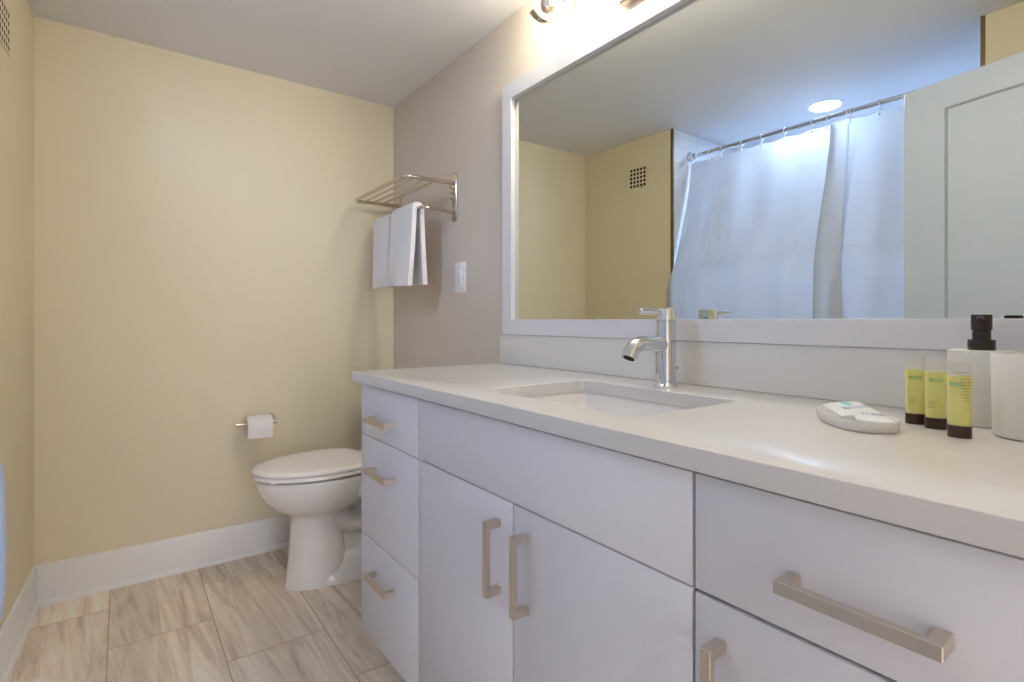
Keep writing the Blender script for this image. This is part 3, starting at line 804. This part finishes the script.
# ================================================================== THINGS ON THE WORKTOP
ZW = HC + 0.0003
def text_mesh(txt, size):
    cu_ = bpy.data.curves.new('t', 'FONT'); cu_.body = txt; cu_.size = size; cu_.extrude = 0.00015; cu_.align_x = 'LEFT'
    o = bpy.data.objects.new('t', cu_); COL.objects.link(o)
    bpy.context.view_layer.update()
    me = bpy.data.meshes.new_from_object(o.evaluated_get(bpy.context.evaluated_depsgraph_get()))
    bpy.data.objects.remove(o); bpy.data.curves.remove(cu_)
    bm = B(); bm.from_mesh(me); bpy.data.meshes.remove(me)
    return bm
def toiletry_tube(x, y, turn, label, back=False):
    root = thing('toiletry_tube', label, 'toiletry tube', (x, y, ZW), 'small yellow toiletry tubes')
    # local frame: u across, d towards the viewer
    a = math.atan2(CY - y, CX - x) + R(turn)
    d_ = Vector((math.cos(a), math.sin(a), 0)); u_ = Vector((-math.sin(a), math.cos(a), 0))     # d_: front, u_: to the picture's right
    c = Vector((x, y, ZW))
    def el(hw, hd, z, n=28, e=2.2):
        out = []
        for k in range(n):
            t = 2 * PI * k / n; cc, ss = math.cos(t), math.sin(t)
            out.append(c + u_ * (math.copysign(abs(cc) ** (2 / e), cc) * hw) + d_ * (math.copysign(abs(ss) ** (2 / e), ss) * hd) + Vector((0, 0, z)))
        return out
    bm = B(); loft(bm, [el(0.0128, 0.0100, 0), el(0.0132, 0.0104, 0.0008), el(0.0132, 0.0104, 0.0152), el(0.0126, 0.0098, 0.0160)]); obj('cap', bm, M['cap'], root)
    def hw(z): return 0.0128 + 0.0012 * (z - 0.016) / 0.087
    def hd(z): return 0.0100 - 0.0088 * max(0, (z - 0.03) / 0.066) ** 1.3 if z < 0.096 else 0.0009
    zs = [0.0162, 0.03, 0.045, 0.06, 0.072, 0.082, 0.090, 0.096, 0.1035]
    bm = B(); loft(bm, [el(hw(z), max(hd(z), 0.0009), z) for z in zs]); sh = obj('shell', bm, M['clear'], root, angle=60)
    zg = [0.0166, 0.03, 0.045, 0.06, 0.072, 0.080, 0.0835]
    bm = B(); loft(bm, [el(hw(z) - 0.0006, max(hd(z) - 0.0006, 0.0012), z) for z in zg]); obj('gel', bm, M['gel'], root, angle=60)
    def place(bm, uo, z):
        tilt = 0.13
        mtx = Matrix((( u_.x, 0, d_.x, 0), (u_.y, 0, d_.y, 0), (0, 1, 0, 0), (0, 0, 0, 1)))
        off = c + u_ * uo + d_ * (max(hd(z + 0.002), 0.001) + 0.0005) + Vector((0, 0, z))
        sh_ = Matrix.Rotation(-tilt, 4, u_)
        bmesh.ops.transform(bm, matrix=Matrix.Translation(off) @ sh_ @ mtx, verts=bm.verts)
        return bm
    if not back:
        obj('lettering', place(text_mesh('eco', 0.0115), -0.0095, 0.0690), M['teal2'], sh)
        bm = B()
        for k, wd in enumerate((0.012, 0.009, 0.010, 0.008)):
            b2 = B(); bx(b2, 0, wd, 0, 0.0006, 0, 0.0002); merge(bm, place(b2, -0.0105, 0.040 - k * 0.0030))
        obj('small_print', bm, M['ink'], sh)
    else:
        obj('lettering', place(text_mesh('eco', 0.0105), -0.0110, 0.0700), M['teal'], sh)
        bm = B()
        for k, wd in enumerate((0.016, 0.012, 0.011, 0.012, 0.010, 0.012, 0.009, 0.011, 0.010, 0.008)):
            b2 = B(); bx(b2, 0, wd, 0, 0.0006, 0, 0.0002); merge(bm, place(b2, 0.0120 - wd, 0.0880 - k * 0.0042))
        obj('small_print', bm, M['ink'], sh)
    return root
toiletry_tube(-0.173, -2.3495, 8, 'yellow gel tube on a brown cap, farthest of the three, nearest the soap dish')
toiletry_tube(-0.192, -2.3800, 8, 'yellow gel tube on a brown cap, in the middle of the three')
toiletry_tube(-0.238, -2.4185, 0, 'yellow gel tube with small print on its back, in front of the dispenser', True)

# soap dish: rounded oblong tray
sd = thing('soap_dish', 'shallow white oblong soap dish holding wrapped soaps on the worktop', 'soap dish', (-0.255, -2.300, ZW))
SD = Matrix.Translation((-0.254, -2.297, ZW)) @ Matrix.Rotation(R(44), 4, 'Z')
def sdr(hx, hy, z, e=2.8, n=40):
    out = []
    for k in range(n):
        t = 2 * PI * k / n; c, s_ = math.cos(t), math.sin(t)
        out.append(SD @ Vector((math.copysign(abs(c) ** (2 / e), c) * hx, math.copysign(abs(s_) ** (2 / e), s_) * hy, z)))
    return out
bm = B(); loft(bm, [sdr(0.068, 0.040, 0), sdr(0.070, 0.042, 0.002), sdr(0.0725, 0.0445, 0.015), sdr(0.072, 0.044, 0.0165), sdr(0.0705, 0.0425, 0.0165), sdr(0.068, 0.040, 0.013), sdr(0.064, 0.036, 0.006)])
obj('tray', bm, M['dish'], sd)
def packet(mtx, hx, hy, h, label, printed):
    root = thing('soap_packet', label, 'soap', tuple(mtx.to_translation()), 'wrapped soaps in the dish')
    n = 8; bm = B()
    top = [[None] * (n + 1) for _ in range(n + 1)]; bot = [[None] * (n + 1) for _ in range(n + 1)]
    for a in range(n + 1):
        for b in range(n + 1):
            u, v = a / n * 2 - 1, b / n * 2 - 1
            e = max(0, 1 - abs(u) ** 4) * max(0, 1 - abs(v) ** 4)
            jit = 0.0006 * math.sin(a * 2.3 + b * 1.7)
            top[a][b] = bm.verts.new(mtx @ Vector((u * hx, v * hy, h * e + 0.0004 + jit * e)))
            bot[a][b] = bm.verts.new(mtx @ Vector((u * hx, v * hy, -h * 0.35 * e)))
    for a in range(n):
        for b in range(n):
            bm.faces.new((top[a][b], top[a + 1][b], top[a + 1][b + 1], top[a][b + 1])); bm.faces.new((bot[a][b], bot[a][b + 1], bot[a + 1][b + 1], bot[a + 1][b]))
    ring = [(a, 0) for a in range(n)] + [(n, b) for b in range(n)] + [(a, n) for a in range(n, 0, -1)] + [(0, b) for b in range(n, 0, -1)]
    for k in range(len(ring)):
        a, b = ring[k], ring[(k + 1) % len(ring)]
        bm.faces.new((top[a[0]][a[1]], bot[a[0]][a[1]], bot[b[0]][b[1]], top[b[0]][b[1]]))
    wr = obj('wrapper', bm, M['wrap'], root, angle=50)
    zt_ = h + 0.0009
    if printed:
        bm = B(); bx(bm, -hx * 0.30, hx * 0.12, hy * 0.0, hy * 0.42, zt_ - 0.0005, zt_, 0, 1, mtx); obj('teal_block', bm, M['teal'], wr)
    bm = B()
    rnd = random.Random(3 if printed else 8)
    for k in range(2):
        u = -hx * 0.62
        while u < hx * 0.62:
            wd = rnd.uniform(0.002, 0.006); vv = -hy * (0.34 + 0.22 * k) if printed else hy * (0.2 - 0.25 * k)
            bx(bm, u, u + wd, vv, vv + 0.0012, zt_ - 0.0006, zt_ - 0.0001, 0, 1, mtx); u += wd + rnd.uniform(0.001, 0.002)
    obj('print', bm, M['blueink'], wr)
    return root
MP = lambda x, y, z, rz, rx, ry: Matrix.Translation((x, y, z)) @ Matrix.Rotation(R(rz), 4, 'Z') @ Matrix.Rotation(R(ry), 4, 'Y') @ Matrix.Rotation(R(rx), 4, 'X')
packet(MP(-0.270, -2.327, ZW + 0.0150, -62, 3, 2), 0.024, 0.024, 0.005, 'white soap wrapper lying low in the dish, toward the yellow tubes', False)
packet(MP(-0.250, -2.288, ZW + 0.0225, -40, 9, -5), 0.029, 0.028, 0.006, 'white soap wrapper with a teal block, propped on top in the dish', True)

# soap dispenser
sp_ = thing('soap_dispenser', 'flat white ceramic soap dispenser with a dark pump behind the tubes', 'soap dispenser', (-0.122, -2.418, ZW))
DM2 = Matrix.Translation((-0.108, -2.414, ZW)) @ Matrix.Rotation(R(2), 4, 'Z')
bm = B()
def dsp(hx, hy, z, r): return [DM2 @ Vector((x, y, z)) for x, y in rrect(-hx, hx, -hy, hy, r, 5)]
loft(bm, [dsp(0.024, 0.036, 0, 0.005), dsp(0.025, 0.037, 0.0012, 0.005), dsp(0.025, 0.037, 0.1135, 0.005), dsp(0.024, 0.036, 0.1145, 0.005)])
obj('bottle', bm, M['ceramic'], sp_)
bm = B(); cc = DM2 @ Vector((0, 0, 0.1145))
lathe(bm, [(0.0, 0), (0.0162, 0), (0.0165, 0.0006), (0.0165, 0.0150), (0.0158, 0.0160), (0.0, 0.0160)], cc, 'Z', 28, False, False)
pc = obj('pump_collar', bm, M['black'], sp_)
bm = B(); lathe(bm, [(0.0112, 0.016), (0.0112, 0.030), (0.0126, 0.031), (0.0126, 0.0525), (0.0118, 0.0540), (0.0, 0.0540)], cc, 'Z', 28, True, False)
obj('pump_head', bm, M['black'], sp_)
bm = B(); nd = Vector((-0.985, -0.17, 0)); tube(bm, [cc + nd * 0.008 + Vector((0, 0, 0.0475)), cc + nd * 0.026 + Vector((0, 0, 0.0475)), cc + nd * 0.032 + Vector((0, 0, 0.0445))], 0.0045, 12)
obj('nozzle', bm, M['black'], sp_)
# tumbler
bm = B()
tc_ = (-0.168, -2.4815, ZW)
lathe(bm, [(0.0, 0), (0.038, 0), (0.0415, 0.0015), (0.0425, 0.004), (0.0445, 0.113), (0.0437, 0.1145), (0.0417, 0.1145), (0.0407, 0.112), (0.0385, 0.006), (0.0, 0.005)], tc_, 'Z', 56, False, False)
tag(obj('tumbler', bm, M['ceramic'], base=tc_), 'round white ceramic tumbler standing beside the soap dispenser', 'tumbler')
